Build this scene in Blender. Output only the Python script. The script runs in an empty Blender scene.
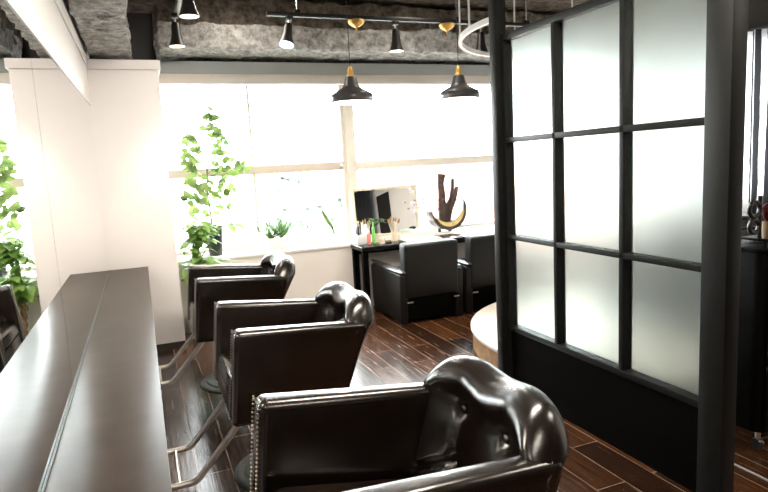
import bpy, bmesh, math, random
from mathutils import Vector, Matrix, noise
random.seed(7)
S = bpy.context.scene
COL = S.collection
PI = math.pi

# ------------------------------------------------------------------ camera
cam_data = bpy.data.cameras.new('camera')
cam_data.sensor_width = 36.0
cam_data.lens = 27.9186
cam_data.clip_start = 0.02
cam = bpy.data.objects.new('camera', cam_data)
COL.objects.link(cam)
cam.matrix_world = Matrix(((0.924431, 0.100289, -0.367925, 0.280958),
                           (-0.377754, 0.108679, -0.919506, 0.0),
                           (-0.052231, 0.989005, 0.138351, 1.4),
                           (0, 0, 0, 1)))
S.camera = cam

# ------------------------------------------------------------------ sky, light, exposure
S.view_settings.view_transform = 'Standard'
S.view_settings.look = 'None'
S.view_settings.gamma = 1.0
S.view_settings.use_curve_mapping = False
S.view_settings.exposure = 0.95
S.cycles.use_denoising = True
S.cycles.max_bounces = 10
S.cycles.diffuse_bounces = 5
S.cycles.glossy_bounces = 5
S.cycles.transmission_bounces = 8
S.cycles.transparent_max_bounces = 12
S.cycles.sample_clamp_indirect = 8.0

world = bpy.data.worlds.new('sky')
S.world = world
world.use_nodes = True
wn = world.node_tree
bg = wn.nodes['Background']
bg.inputs['Color'].default_value = (0.96, 0.985, 1.0, 1)
bg.inputs['Strength'].default_value = 15.0


def portal(name, loc, rot, sx, sy):
    l = bpy.data.lights.new(name, 'AREA')
    l.shape = 'RECTANGLE'; l.size = sx; l.size_y = sy
    l.cycles.is_portal = True
    o = bpy.data.objects.new(name, l); COL.objects.link(o)
    o.location = loc; o.rotation_euler = rot


# windows of the room: the light enters through these openings
portal('window_portal', (2.85, 6.0, 1.42), (-PI/2, 0, 0), 4.7, 1.6)
portal('window_portal', (5.32, 3.5, 1.6), (0, PI/2, 0), 1.4, 1.65)


def ceiling_area_light(name, loc, sx, sy, power, color=(1, 0.9, 0.77)):
    l = bpy.data.lights.new(name, 'AREA')
    l.shape = 'RECTANGLE'; l.size = sx; l.size_y = sy
    l.energy = power; l.color = color
    o = bpy.data.objects.new(name, l); COL.objects.link(o)
    o.location = loc
    return o


# added fill lights, out of view above the front half of the salon
for i, (x, y, p) in enumerate([(0.95, -0.9, 22), (1.35, 1.6, 42), (3.5, 0.5, 22)]):
    ceiling_area_light('panel_or_fill_light', (x, y, 2.60), 1.1, 0.3, p)

for x, y, sx in ((2.435, 4.36, 0.22), (1.11, 4.56, 0.10)):      # the two slim panels before the window
    ceiling_area_light('panel_or_fill_light', (x, y, 2.700), sx, 0.44, 3)


def spot_light(loc, aim, power, color, size=1.2):
    l = bpy.data.lights.new('spot_beam', 'SPOT')
    l.energy = power; l.color = color; l.spot_size = size; l.spot_blend = 0.6
    l.shadow_soft_size = 0.025
    o = bpy.data.objects.new('spot_beam', l); COL.objects.link(o)
    o.location = loc
    o.rotation_euler = (Vector(aim)).to_track_quat('-Z', 'Y').to_euler()


# ------------------------------------------------------------------ materials
def new_mat(name):
    m = bpy.data.materials.new(name)
    m.use_nodes = True
    nt = m.node_tree
    return m, nt, nt.nodes['Principled BSDF'], nt.nodes['Material Output']


def bump(nt, p, height, strength=0.2, dist=0.01):
    b = nt.nodes.new('ShaderNodeBump')
    b.inputs['Strength'].default_value = strength
    b.inputs['Distance'].default_value = dist
    nt.links.new(height, b.inputs['Height'])
    nt.links.new(b.outputs['Normal'], p.inputs['Normal'])


def tex(nt, kind, scale, coord='Object', mapscale=None, **kw):
    tc = nt.nodes.new('ShaderNodeTexCoord')
    t = nt.nodes.new(kind)
    if 'Scale' in t.inputs:
        t.inputs['Scale'].default_value = scale
    for k, v in kw.items():
        t.inputs[k].default_value = v
    if mapscale:
        mp = nt.nodes.new('ShaderNodeMapping')
        mp.inputs['Scale'].default_value = mapscale
        nt.links.new(tc.outputs[coord], mp.inputs['Vector'])
        nt.links.new(mp.outputs['Vector'], t.inputs['Vector'])
    else:
        nt.links.new(tc.outputs[coord], t.inputs['Vector'])
    return t


def ramp(nt, fac, stops):
    r = nt.nodes.new('ShaderNodeValToRGB')
    e = r.color_ramp.elements
    while len(e) < len(stops):
        e.new(0.5)
    for k, (pos, c) in enumerate(stops):
        e[k].position = pos
        e[k].color = (c[0], c[1], c[2], 1)
    nt.links.new(fac, r.inputs['Fac'])
    return r


def mat(name, color, rough=0.5, metal=0.0, noise_amt=0.06, noise_scale=12, bump_s=0.0, spec=0.5, coat=0.0, coat_r=0.1, emit=0.0):
    m, nt, p, o = new_mat(name)
    t = tex(nt, 'ShaderNodeTexNoise', noise_scale, Detail=4.0)
    c = color
    r = ramp(nt, t.outputs['Fac'], [(0.3, [max(0, v*(1-noise_amt)) for v in c]), (0.7, [min(1, v*(1+noise_amt)) for v in c])])
    nt.links.new(r.outputs['Color'], p.inputs['Base Color'])
    p.inputs['Roughness'].default_value = rough
    p.inputs['Metallic'].default_value = metal
    p.inputs['Specular IOR Level'].default_value = spec
    p.inputs['Coat Weight'].default_value = coat
    p.inputs['Coat Roughness'].default_value = coat_r
    if emit:
        nt.links.new(r.outputs['Color'], p.inputs['Emission Color'])
        p.inputs['Emission Strength'].default_value = emit
    if bump_s:
        bump(nt, p, t.outputs['Fac'], bump_s)
    return m


M = {}
M['wall'] = mat('white_paint', (0.86, 0.82, 0.79), 0.55, noise_amt=0.015, noise_scale=3)
M['wall_low'] = mat('cream_paint', (0.84, 0.79, 0.75), 0.6, noise_amt=0.015, noise_scale=3)
M['gray_band'] = mat('grey_lintel_paint', (0.40, 0.42, 0.41), 0.6, noise_amt=0.06, noise_scale=2)
M['frame_white'] = mat('window_frame_white', (0.72, 0.66, 0.58), 0.4, noise_amt=0.02)
M['frame_tan'] = mat('window_frame_tan', (0.58, 0.49, 0.41), 0.4, noise_amt=0.03)
M['black'] = mat('black_stained_wood', (0.0018, 0.0018, 0.0018), 0.5, noise_amt=0.25, noise_scale=30, bump_s=0.05, spec=0.03)
M['black_post'] = mat('charcoal_post', (0.0055, 0.006, 0.0057), 0.48, noise_amt=0.2, noise_scale=20, bump_s=0.05, spec=0.22)
M['black_gloss'] = mat('black_gloss', (0.005, 0.005, 0.006), 0.2, noise_amt=0.1)
M['trolley'] = mat('black_plastic', (0.0015, 0.0015, 0.0015), 0.45, noise_amt=0.1, spec=0.1)
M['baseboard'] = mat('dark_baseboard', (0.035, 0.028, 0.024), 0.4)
M['chrome'] = mat('brushed_steel', (0.74, 0.70, 0.66), 0.28, 1.0, noise_amt=0.05, noise_scale=60)
M['base_metal'] = mat('grey_base_metal', (0.11, 0.125, 0.122), 0.33, 0.85, noise_amt=0.1, noise_scale=40)
M['stud'] = mat('antique_stud', (0.27, 0.235, 0.19), 0.35, 1.0)
M['brass'] = mat('brass', (0.80, 0.50, 0.16), 0.34, 1.0, noise_amt=0.05)
M['shade'] = mat('graphite_enamel', (0.07, 0.07, 0.074), 0.32, 0.3, noise_amt=0.1, noise_scale=40)
M['shade_in'] = mat('white_enamel', (0.85, 0.83, 0.78), 0.4, noise_amt=0.01)
M['lamp_black'] = mat('lamp_black', (0.008, 0.007, 0.007), 0.4, noise_amt=0.1)
M['bulb_warm'] = mat('warm_lamp_face', (1.0, 0.80, 0.55), 0.4, noise_amt=0.0, emit=1.6)
M['bulb_cold'] = mat('cold_lamp_face', (0.55, 0.70, 1.0), 0.4, noise_amt=0.0, emit=2.2)
M['ring'] = mat('ring_light_white', (0.86, 0.86, 0.84), 0.35, noise_amt=0.01)
M['white_gloss'] = mat('white_plastic', (0.82, 0.82, 0.80), 0.3, noise_amt=0.01)
M['panel'] = mat('lamp_panel', (1.0, 0.97, 0.92), 0.5, noise_amt=0.0, emit=2.0)
M['gold_wood'] = mat('pale_gilt_wood', (0.76, 0.66, 0.50), 0.4, noise_amt=0.08, noise_scale=30)
M['moon_yellow'] = mat('yellow_glaze', (0.74, 0.58, 0.27), 0.35, noise_amt=0.12, noise_scale=20)
M['moon_dark'] = mat('dark_wood_moon', (0.05, 0.035, 0.026), 0.35, noise_amt=0.25, noise_scale=20)
M['driftwood'] = mat('driftwood', (0.06, 0.038, 0.03), 0.75, noise_amt=0.45, noise_scale=40, bump_s=0.5)
M['stem'] = mat('brown_stem', (0.26, 0.17, 0.10), 0.7, noise_amt=0.3, noise_scale=40, bump_s=0.2)
M['braid'] = mat('braided_bark', (0.34, 0.22, 0.13), 0.75, noise_amt=0.3, noise_scale=40, bump_s=0.3)
M['soil'] = mat('soil', (0.05, 0.033, 0.022), 0.9, noise_amt=0.4, noise_scale=60, bump_s=0.5)
M['pot_dark'] = mat('dark_pot', (0.018, 0.022, 0.024), 0.3, noise_amt=0.1)
M['pot_white'] = mat('white_pot', (0.80, 0.76, 0.72), 0.4, noise_amt=0.02)
M['mint'] = mat('mint_towel', (0.68, 0.80, 0.77), 0.9, noise_amt=0.06, noise_scale=80, bump_s=0.3)
M['pink'] = mat('pink_bottle', (0.75, 0.25, 0.24), 0.3, noise_amt=0.03)
M['green_b'] = mat('green_tube', (0.22, 0.62, 0.16), 0.3, noise_amt=0.03)
M['red_b'] = mat('red_bottle', (0.06, 0.005, 0.008), 0.25, noise_amt=0.05)
M['tan_box'] = mat('tan_box', (0.22, 0.13, 0.06), 0.6, noise_amt=0.1)
M['clear'] = mat('clear_acrylic', (0.7, 0.75, 0.77), 0.1, noise_amt=0.02)
M['bristle'] = mat('brush_bristles', (0.40, 0.26, 0.13), 0.8, noise_amt=0.2)
M['plat_side'] = mat('oak_side', (0.30, 0.17, 0.075), 0.5, noise_amt=0.35, noise_scale=14)
M['plat_top'] = mat('pale_top', (0.66, 0.61, 0.55), 0.35, noise_amt=0.04, noise_scale=6)
M['fabric_black'] = mat('black_upholstery', (0.0035, 0.0035, 0.0035), 0.5, noise_amt=0.1, noise_scale=90, bump_s=0.08, spec=0.3)
M['arm_gloss'] = mat('black_lacquer', (0.03, 0.031, 0.033), 0.28, noise_amt=0.1, spec=1.0)
M['curtain_dark'] = mat('dark_curtain', (0.022, 0.024, 0.026), 0.85, noise_amt=0.2, noise_scale=30)
M['dark_panel'] = mat('dark_brown_panelling', (0.03, 0.022, 0.018), 0.7)
M['strip'] = mat('grey_metal_strip', (0.32, 0.31, 0.30), 0.4, noise_amt=0.05)
M['doorway_shade'] = mat('painted_doorway_shade', (0.012, 0.012, 0.012), 0.9, noise_amt=0.1)
M['outside_pink'] = mat('pink_masonry', (0.42, 0.20, 0.15), 0.9, noise_amt=0.3, noise_scale=2)
M['outside_grey'] = mat('grey_ground', (0.30, 0.32, 0.30), 0.9, noise_amt=0.15, noise_scale=1)
M['outside_green'] = mat('outdoor_leaves', (0.38, 0.43, 0.38), 0.85, noise_amt=0.4, noise_scale=3)

# leaves let light through
def leaf_mat(name, c1, c2):
    m, nt, p, o = new_mat(name)
    t = tex(nt, 'ShaderNodeTexNoise', 9, Detail=3.0)
    r = ramp(nt, t.outputs['Fac'], [(0.35, c1), (0.65, c2)])
    nt.links.new(r.outputs['Color'], p.inputs['Base Color'])
    p.inputs['Roughness'].default_value = 0.4
    tr = nt.nodes.new('ShaderNodeBsdfTranslucent')
    nt.links.new(r.outputs['Color'], tr.inputs['Color'])
    mx = nt.nodes.new('ShaderNodeMixShader')
    mx.inputs['Fac'].default_value = 0.42
    nt.links.new(p.outputs['BSDF'], mx.inputs[1])
    nt.links.new(tr.outputs['BSDF'], mx.inputs[2])
    nt.links.new(mx.outputs['Shader'], o.inputs['Surface'])
    return m


M['leaf_round'] = leaf_mat('round_leaf_green', (0.09, 0.16, 0.045), (0.29, 0.39, 0.12))
M['leaf_palm'] = leaf_mat('money_tree_leaf_green', (0.14, 0.30, 0.06), (0.40, 0.58, 0.16))
M['leaf_blade'] = leaf_mat('blade_leaf_green', (0.035, 0.09, 0.02), (0.10, 0.19, 0.05))
M['blossom'] = leaf_mat('pale_blossom', (0.25, 0.16, 0.2), (0.6, 0.5, 0.52))


# brown black leather with a fine grain
def leather():
    m, nt, p, o = new_mat('dark_brown_leather')
    t = tex(nt, 'ShaderNodeTexNoise', 7, Detail=6.0)
    r = ramp(nt, t.outputs['Fac'], [(0.3, (0.0030, 0.0015, 0.0009)), (0.7, (0.0085, 0.0043, 0.0025))])
    nt.links.new(r.outputs['Color'], p.inputs['Base Color'])
    t2 = tex(nt, 'ShaderNodeTexNoise', 30, Detail=3.0)
    r2 = ramp(nt, t2.outputs['Fac'], [(0.3, (0.20, 0.20, 0.20)), (0.7, (0.255, 0.255, 0.255))])
    nt.links.new(r2.outputs['Color'], p.inputs['Roughness'])
    p.inputs['Specular IOR Level'].default_value = 0.75
    v = tex(nt, 'ShaderNodeTexVoronoi', 420)
    bump(nt, p, v.outputs['Distance'], 0.12, 0.001)
    return m


M['leather'] = leather()


def floor_mat():
    m, nt, p, o = new_mat('dark_wood_planks')
    tc = nt.nodes.new('ShaderNodeTexCoord')
    mp = nt.nodes.new('ShaderNodeMapping')
    mp.inputs['Rotation'].default_value = (0, 0, PI/2)
    mp.inputs['Location'].default_value = (0.0, 0.06, 0)
    nt.links.new(tc.outputs['Object'], mp.inputs['Vector'])
    b = nt.nodes.new('ShaderNodeTexBrick')
    b.inputs['Scale'].default_value = 1.0
    b.inputs['Brick Width'].default_value = 0.92
    b.inputs['Row Height'].default_value = 0.152
    b.inputs['Mortar Size'].default_value = 0.0022
    b.inputs['Mortar Smooth'].default_value = 0.1
    b.inputs['Bias'].default_value = 0.0
    b.offset = 0.37
    b.inputs['Color1'].default_value = (0.010, 0.005, 0.0034, 1)
    b.inputs['Color2'].default_value = (0.075, 0.031, 0.013, 1)
    b.inputs['Mortar'].default_value = (0.20, 0.155, 0.12, 1)
    nt.links.new(mp.outputs['Vector'], b.inputs['Vector'])
    mp2 = nt.nodes.new('ShaderNodeMapping')
    mp2.inputs['Scale'].default_value = (26, 1.6, 1)
    nt.links.new(tc.outputs['Object'], mp2.inputs['Vector'])
    n = nt.nodes.new('ShaderNodeTexNoise')
    n.inputs['Scale'].default_value = 2.4
    n.inputs['Detail'].default_value = 8
    nt.links.new(mp2.outputs['Vector'], n.inputs['Vector'])
    r = ramp(nt, n.outputs['Fac'], [(0.25, (0.45, 0.42, 0.40)), (0.75, (1.5, 1.35, 1.2))])
    mx = nt.nodes.new('ShaderNodeMix'); mx.data_type = 'RGBA'; mx.blend_type = 'MULTIPLY'
    mx.inputs['Factor'].default_value = 1.0
    nt.links.new(b.outputs['Color'], mx.inputs['A'])
    nt.links.new(r.outputs['Color'], mx.inputs['B'])
    nt.links.new(mx.outputs['Result'], p.inputs['Base Color'])
    rr = ramp(nt, n.outputs['Fac'], [(0.3, (0.17, 0.17, 0.17)), (0.75, (0.30, 0.30, 0.30))])
    nt.links.new(rr.outputs['Color'], p.inputs['Roughness'])
    p.inputs['Specular IOR Level'].default_value = 0.55
    add = nt.nodes.new('ShaderNodeMath'); add.operation = 'MULTIPLY_ADD'
    nt.links.new(b.outputs['Fac'], add.inputs[0]); add.inputs[1].default_value = -0.6
    nt.links.new(n.outputs['Fac'], add.inputs[2])
    bump(nt, p, add.outputs[0], 0.25, 0.004)
    return m


M['floor'] = floor_mat()


def counter_mat():
    m, nt, p, o = new_mat('brown_grey_laminate')
    t = tex(nt, 'ShaderNodeTexNoise', 3.0, mapscale=(3.0, 3.0, 1.0), Detail=5.0)
    r = ramp(nt, t.outputs['Fac'], [(0.3, (0.030, 0.022, 0.017)), (0.7, (0.044, 0.033, 0.026))])
    nt.links.new(r.outputs['Color'], p.inputs['Base Color'])
    p.inputs['Roughness'].default_value = 0.30
    p.inputs['Specular IOR Level'].default_value = 0.06
    return m


M['counter'] = counter_mat()


def insulation(name, c1, c2, scale):
    m, nt, p, o = new_mat(name)
    t = tex(nt, 'ShaderNodeTexNoise', scale, Detail=12.0, Roughness=0.75)
    r = ramp(nt, t.outputs['Fac'], [(0.36, c1), (0.66, c2)])
    nt.links.new(r.outputs['Color'], p.inputs['Base Color'])
    p.inputs['Roughness'].default_value = 0.95
    p.inputs['Specular IOR Level'].default_value = 0.1
    bump(nt, p, t.outputs['Fac'], 1.0, 0.04)
    return m


M['insul'] = insulation('sprayed_insulation', (0.08, 0.066, 0.052), (0.44, 0.37, 0.30), 14)
M['insul_light'] = insulation('grey_sprayed_insulation', (0.22, 0.21, 0.20), (0.88, 0.86, 0.83), 16)


def mirror_mat():
    m, nt, p, o = new_mat('silvered_mirror')
    p.inputs['Base Color'].default_value = (0.93, 0.94, 0.93, 1)
    p.inputs['Metallic'].default_value = 1.0
    p.inputs['Roughness'].default_value = 0.0
    return m


M['mirror'] = mirror_mat()


def pane_mat():
    m, nt, p, o = new_mat('clear_window_glass')
    tr = nt.nodes.new('ShaderNodeBsdfTransparent')
    tr.inputs['Color'].default_value = (0.95, 0.97, 0.97, 1)
    gl = nt.nodes.new('ShaderNodeBsdfGlossy')
    gl.inputs['Roughness'].default_value = 0.02
    fr = nt.nodes.new('ShaderNodeFresnel'); fr.inputs['IOR'].default_value = 1.3
    mx = nt.nodes.new('ShaderNodeMixShader')
    nt.links.new(fr.outputs['Fac'], mx.inputs['Fac'])
    nt.links.new(tr.outputs['BSDF'], mx.inputs[1])
    nt.links.new(gl.outputs['BSDF'], mx.inputs[2])
    nt.links.new(mx.outputs['Shader'], o.inputs['Surface'])
    return m


M['pane'] = pane_mat()


def frosted_mat():
    m, nt, p, o = new_mat('frosted_glass')
    p.inputs['Base Color'].default_value = (0.86, 0.955, 0.925, 1)
    p.inputs['Transmission Weight'].default_value = 1.0
    p.inputs['Roughness'].default_value = 0.36
    p.inputs['IOR'].default_value = 1.3
    tr = nt.nodes.new('ShaderNodeBsdfTranslucent')
    tr.inputs['Color'].default_value = (0.88, 0.94, 0.92, 1)
    mx = nt.nodes.new('ShaderNodeMixShader'); mx.inputs['Fac'].default_value = 0.05
    nt.links.new(p.outputs['BSDF'], mx.inputs[1])
    nt.links.new(tr.outputs['BSDF'], mx.inputs[2])
    nt.links.new(mx.outputs['Shader'], o.inputs['Surface'])
    return m


M['frosted'] = frosted_mat()


def stripe_curtain_mat():
    m, nt, p, o = new_mat('striped_voile')
    t = tex(nt, 'ShaderNodeTexWave', 5.5, Distortion=0.6)
    t.bands_direction = 'Y'
    r = ramp(nt, t.outputs['Fac'], [(0.52, (0.02, 0.02, 0.022)), (0.62, (0.75, 0.74, 0.74))])
    nt.links.new(r.outputs['Color'], p.inputs['Base Color'])
    p.inputs['Roughness'].default_value = 0.9
    tr = nt.nodes.new('ShaderNodeBsdfTranslucent')
    nt.links.new(r.outputs['Color'], tr.inputs['Color'])
    mx = nt.nodes.new('ShaderNodeMixShader'); mx.inputs['Fac'].default_value = 0.6
    nt.links.new(p.outputs['BSDF'], mx.inputs[1])
    nt.links.new(tr.outputs['BSDF'], mx.inputs[2])
    nt.links.new(mx.outputs['Shader'], o.inputs['Surface'])
    return m


M['voile'] = stripe_curtain_mat()


# ------------------------------------------------------------------ mesh helpers
class MB(object):
    def __init__(self):
        self.bm = bmesh.new()

    def box(self, a, b, bevel=0.0, seg=2, rot=None):
        x0, y0, z0 = a; x1, y1, z1 = b
        vs = [self.bm.verts.new(v) for v in ((x0, y0, z0), (x1, y0, z0), (x1, y1, z0), (x0, y1, z0),
                                             (x0, y0, z1), (x1, y0, z1), (x1, y1, z1), (x0, y1, z1))]
        fs = [self.bm.faces.new([vs[i] for i in q]) for q in ((3, 2, 1, 0), (4, 5, 6, 7), (0, 1, 5, 4), (1, 2, 6, 5), (2, 3, 7, 6), (3, 0, 4, 7))]
        if bevel:
            es = list({e for f in fs for e in f.edges})
            bmesh.ops.bevel(self.bm, geom=es, offset=bevel, segments=seg, profile=0.5, affect='EDGES')
        return self

    def prism(self, pts, off, bevel=0.0, seg=3):
        """pts: closed polygon of 3-D points, extruded by the vector off"""
        off = Vector(off)
        a = [self.bm.verts.new(p) for p in pts]
        b = [self.bm.verts.new(Vector(p) + off) for p in pts]
        n = len(pts)
        fs = [self.bm.faces.new(a[::-1]), self.bm.faces.new(b)]
        for i in range(n):
            j = (i+1) % n
            fs.append(self.bm.faces.new([a[i], a[j], b[j], b[i]]))
        bmesh.ops.recalc_face_normals(self.bm, faces=fs)
        if bevel:
            es = list({e for f in fs for e in f.edges})
            bmesh.ops.bevel(self.bm, geom=es, offset=bevel, segments=seg, profile=0.5, affect='EDGES')
        return self

    def tube(self, pts, r, n=12, cap=True):
        pts = [Vector(p) for p in pts]
        rs = r if isinstance(r, (list, tuple)) else [r]*len(pts)
        rings = []
        t0 = (pts[1]-pts[0]).normalized()
        up = Vector((0, 0, 1)) if abs(t0.z) < 0.9 else Vector((1, 0, 0))
        nrm = t0.cross(up).normalized()
        for i, p in enumerate(pts):
            if i == 0:
                t = t0
            elif i == len(pts)-1:
                t = (pts[i]-pts[i-1]).normalized()
            else:
                t = ((pts[i]-pts[i-1]).normalized() + (pts[i+1]-pts[i]).normalized()).normalized()
            nrm = (nrm - t*nrm.dot(t)).normalized()
            bn = t.cross(nrm)
            rings.append([self.bm.verts.new(p + (nrm*math.cos(2*PI*k/n) + bn*math.sin(2*PI*k/n))*rs[i]) for k in range(n)])
        for a, b in zip(rings, rings[1:]):
            for k in range(n):
                self.bm.faces.new([a[k], a[(k+1) % n], b[(k+1) % n], b[k]])
        if cap:
            self.bm.faces.new(rings[0][::-1]); self.bm.faces.new(rings[-1])
        return self

    def lathe(self, prof, c=(0, 0, 0), n=32, axis=(0, 0, 1)):
        """prof: (radius, height) list revolved round axis at c"""
        q = Vector((0, 0, 1)).rotation_difference(Vector(axis).normalized())
        c = Vector(c)
        rings = []
        for r, h in prof:
            if r < 1e-5:
                rings.append([self.bm.verts.new(c + q @ Vector((0, 0, h)))])
            else:
                rings.append([self.bm.verts.new(c + q @ Vector((r*math.cos(2*PI*k/n), r*math.sin(2*PI*k/n), h))) for k in range(n)])
        for a, b in zip(rings, rings[1:]):
            for k in range(n):
                j = (k+1) % n
                if len(a) == 1 and len(b) == 1:
                    continue
                if len(a) == 1:
                    self.bm.faces.new([a[0], b[j], b[k]])
                elif len(b) == 1:
                    self.bm.faces.new([a[k], a[j], b[0]])
                else:
                    self.bm.faces.new([a[k], a[j], b[j], b[k]])
        return self

    def ball(self, c, r, n=10, m=6, axis=(0, 0, 1), flat=1.0):
        prof = [(r*math.sin(PI*i/m), -r*flat*math.cos(PI*i/m)) for i in range(m+1)]
        return self.lathe(prof, c, n, axis)

    def grid(self, fn, nu, nv, close_u=False):
        vs = [[self.bm.verts.new(fn(i/(nu if close_u else nu), j/nv)) for j in range(nv+1)] for i in range(nu + (0 if close_u else 1))]
        N = len(vs)
        for i in range(nu):
            a = vs[i]; b = vs[(i+1) % N]
            for j in range(nv):
                self.bm.faces.new([a[j], b[j], b[j+1], a[j+1]])
        return vs

    def leaf(self, base, d, nrm, L, w, fold=0.15, droop=0.25, kind='oval', seg=5):
        base = Vector(base); d = Vector(d).normalized()
        s = d.cross(Vector(nrm))
        if s.length < 1e-3:
            s = d.cross(Vector((1, 0, 0.3)))
        s.normalize(); n = s.cross(d).normalized()
        rows = []
        for i in range(seg+1):
            t = i/seg
            if kind == 'oval':
                ww = w*math.sin(PI*min(1, max(0, 0.02 + 0.96*t**0.8)))
            elif kind == 'obovate':
                ww = w*math.sin(PI*min(0.985, 0.03 + 0.93*t**1.3))
            else:
                ww = w*(1-t)**0.6*min(1, 0.35 + 3*t)
            c = base + d*(L*t) - n*(droop*L*t*t)
            rows.append([self.bm.verts.new(c - s*ww/2 + n*fold*ww), self.bm.verts.new(c), self.bm.verts.new(c + s*ww/2 + n*fold*ww)])
        for a, b in zip(rows, rows[1:]):
            self.bm.faces.new([a[0], a[1], b[1], b[0]])
            self.bm.faces.new([a[1], a[2], b[2], b[1]])
        return self

    def build(self, name, material, parent=None, origin=None, smooth=True, angle=40):
        """origin: world point that becomes the object's origin (vertices were given in world space)"""
        if origin is None and parent is not None and 'base' in parent:
            origin = parent['base']
        if origin is not None:
            bmesh.ops.translate(self.bm, verts=self.bm.verts, vec=-Vector(origin))
        bmesh.ops.remove_doubles(self.bm, verts=self.bm.verts, dist=1e-6)
        bmesh.ops.recalc_face_normals(self.bm, faces=self.bm.faces)
        me = bpy.data.meshes.new(name)
        self.bm.to_mesh(me); self.bm.free()
        me.materials.append(material if not isinstance(material, str) else M[material])
        if smooth:
            for p in me.polygons:
                p.use_smooth = True
            me.set_sharp_from_angle(angle=math.radians(angle))
        o = bpy.data.objects.new(name, me); COL.objects.link(o)
        if parent is not None:
            o.parent = parent
            if 'base' in parent:
                o['base'] = parent['base']
        elif origin is not None:
            o.location = origin
        return o


def tag(o, label=None, cat=None, group=None, kind=None):
    if label: o['label'] = label
    if cat: o['category'] = cat
    if group: o['group'] = group
    if kind: o['kind'] = kind
    return o


def thing(name, loc, label, cat, group=None, world_verts=True):
    o = bpy.data.objects.new(name, None); COL.objects.link(o)
    o.empty_display_size = 0.1
    o.location = loc
    if world_verts:
        o['base'] = tuple(float(v) for v in loc)
    return tag(o, label, cat, group)


def struct(o, label=None, cat=None):
    o['kind'] = 'structure'
    if label: o['label'] = label
    if cat: o['category'] = cat
    return o


def copy_tree(o, parent=None):
    c = o.copy(); COL.objects.link(c)
    if parent is not None:
        c.parent = parent
    for ch in list(o.children):
        copy_tree(ch, c)
    return c


def boxo(name, a, b, material, parent=None, bevel=0.0, origin=None, seg=2):
    return MB().box(a, b, bevel, seg).build(name, material, parent, origin)


# ------------------------------------------------------------------ the room
YW, YG, YB, XR = 5.42, 5.86, -3.2, 5.2     # low wall face, window plane, wall behind, right wall
struct(boxo('floor', (-0.2, YB-0.2, -0.1), (XR+0.2, YG+0.25, 0.0), 'floor'), 'dark brown wood plank floor with thin pale joints', 'floor')
struct(boxo('ceiling', (-0.2, YB-0.2, 2.84), (XR+0.2, YG+0.25, 2.95), 'insul'), 'ceiling slab covered with rough brown grey insulation', 'ceiling')
struct(boxo('wall_left', (-0.2, YB, 0.0), (-0.01, YG+0.2, 2.84), 'wall'), 'white wall carrying the mirrors', 'wall')
def mtop(y):
    return 1.927 - (4.98-y)*0.0160


struct(MB().prism([(-0.01, YB, mtop(YB)), (-0.01, 4.98, mtop(4.98)), (-0.01, 4.98, 2.29), (-0.01, YB, 2.29)], (0.014, 0, 0)).build('trim_1', M['wall']), 'white band above the wall mirrors', 'trim')
struct(boxo('trim_2', (0.006, YB, 2.20), (0.012, 4.98, 2.29), 'wall', bevel=0.001), 'thin upper fillet of the white band', 'trim')
# end pier of the mirror wall
c = boxo('wall_pier', (-0.01, 4.98, 0.0), (0.495, YG+0.2, 2.19), 'wall', bevel=0.004)
struct(c, 'white pier at the end of the mirror counter', 'wall')
struct(boxo('trim_3', (-0.01, 4.966, 2.192), (0.512, YG+0.2, 2.262), 'wall', bevel=0.003), 'white cap band along the top of the pier', 'trim')
struct(boxo('baseboard_pier', (0.006, 4.972, 0.0), (0.492, 4.98, 0.055), 'baseboard'), 'dark skirting at the foot of the white pier', 'baseboard')
# window wall
struct(boxo('wall_far', (0.495, YW, 0.0), (XR+0.2, YW+0.10, 0.615), 'wall_low'), 'cream wall below the long window', 'wall')
struct(boxo('trim_4', (0.495, YW-0.015, 0.615), (XR+0.2, YG+0.2, 0.642), 'wall', bevel=0.004), 'white window sill', 'sill')
struct(boxo('wall_lintel', (0.512, YW, 2.235), (XR+0.2, YG+0.2, 2.335), 'gray_band'), 'grey painted lintel over the long window', 'wall')
struct(boxo('trim_5', (0.512, YW+0.02, 2.15), (XR+0.2, YW+0.09, 2.235), 'frame_white', bevel=0.003), 'cream blind box under the grey lintel', 'trim')


def window(n, x0, x1, z0, z1, transom, verticals, label, mat_t):
    w = struct(bpy.data.objects.new('window_%d' % n, None), label, 'window')
    COL.objects.link(w); w.location = ((x0+x1)/2, YG, z0); w['base'] = ((x0+x1)/2, YG, z0)
    f = MB()
    f.box((x0, YG-0.03, z0), (x0+0.035, YG+0.03, z1)); f.box((x1-0.035, YG-0.03, z0), (x1, YG+0.03, z1))
    f.box((x0+0.035, YG-0.03, z0), (x1-0.035, YG+0.03, z0+0.03)); f.box((x0+0.035, YG-0.03, z1-0.04), (x1-0.035, YG+0.03, z1))
    f.build('window_frame', M['frame_white'], w)
    t = MB().box((x0+0.035, YG-0.035, transom), (x1-0.035, YG+0.02, transom+0.082), 0.004).build('transom', mat_t, w)
    for v in verticals:
        MB().box((v-0.012, YG+0.0, z0+0.03), (v+0.012, YG+0.03, z1-0.04)).build('sash_bar', M['frame_white'], w)
    g = MB().box((x0+0.035, YG+0.032, z0+0.03), (x1-0.035, YG+0.038, z1-0.04)).build('pane', M['pane'], w)
    return w, t


w1, t1 = window(1, 0.495, 2.245, 0.642, 2.235, 1.352, [1.31], 'left bay of the long window with a low transom', M['frame_tan'])
MB().box((2.175, YG-0.05, 1.365), (2.205, YG-0.034, 1.415), 0.003).build('window_catch', M['chrome'], w1)
window(2, 2.325, XR, 0.642, 2.235, 1.342, [4.3], 'right bay of the long window behind the vanity desk', M['frame_white'])
struct(boxo('trim_6', (2.245, YG-0.06, 0.642), (2.325, YG+0.06, 2.235), 'frame_white', bevel=0.004), 'cream mullion between the two window bays', 'mullion')

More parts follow.
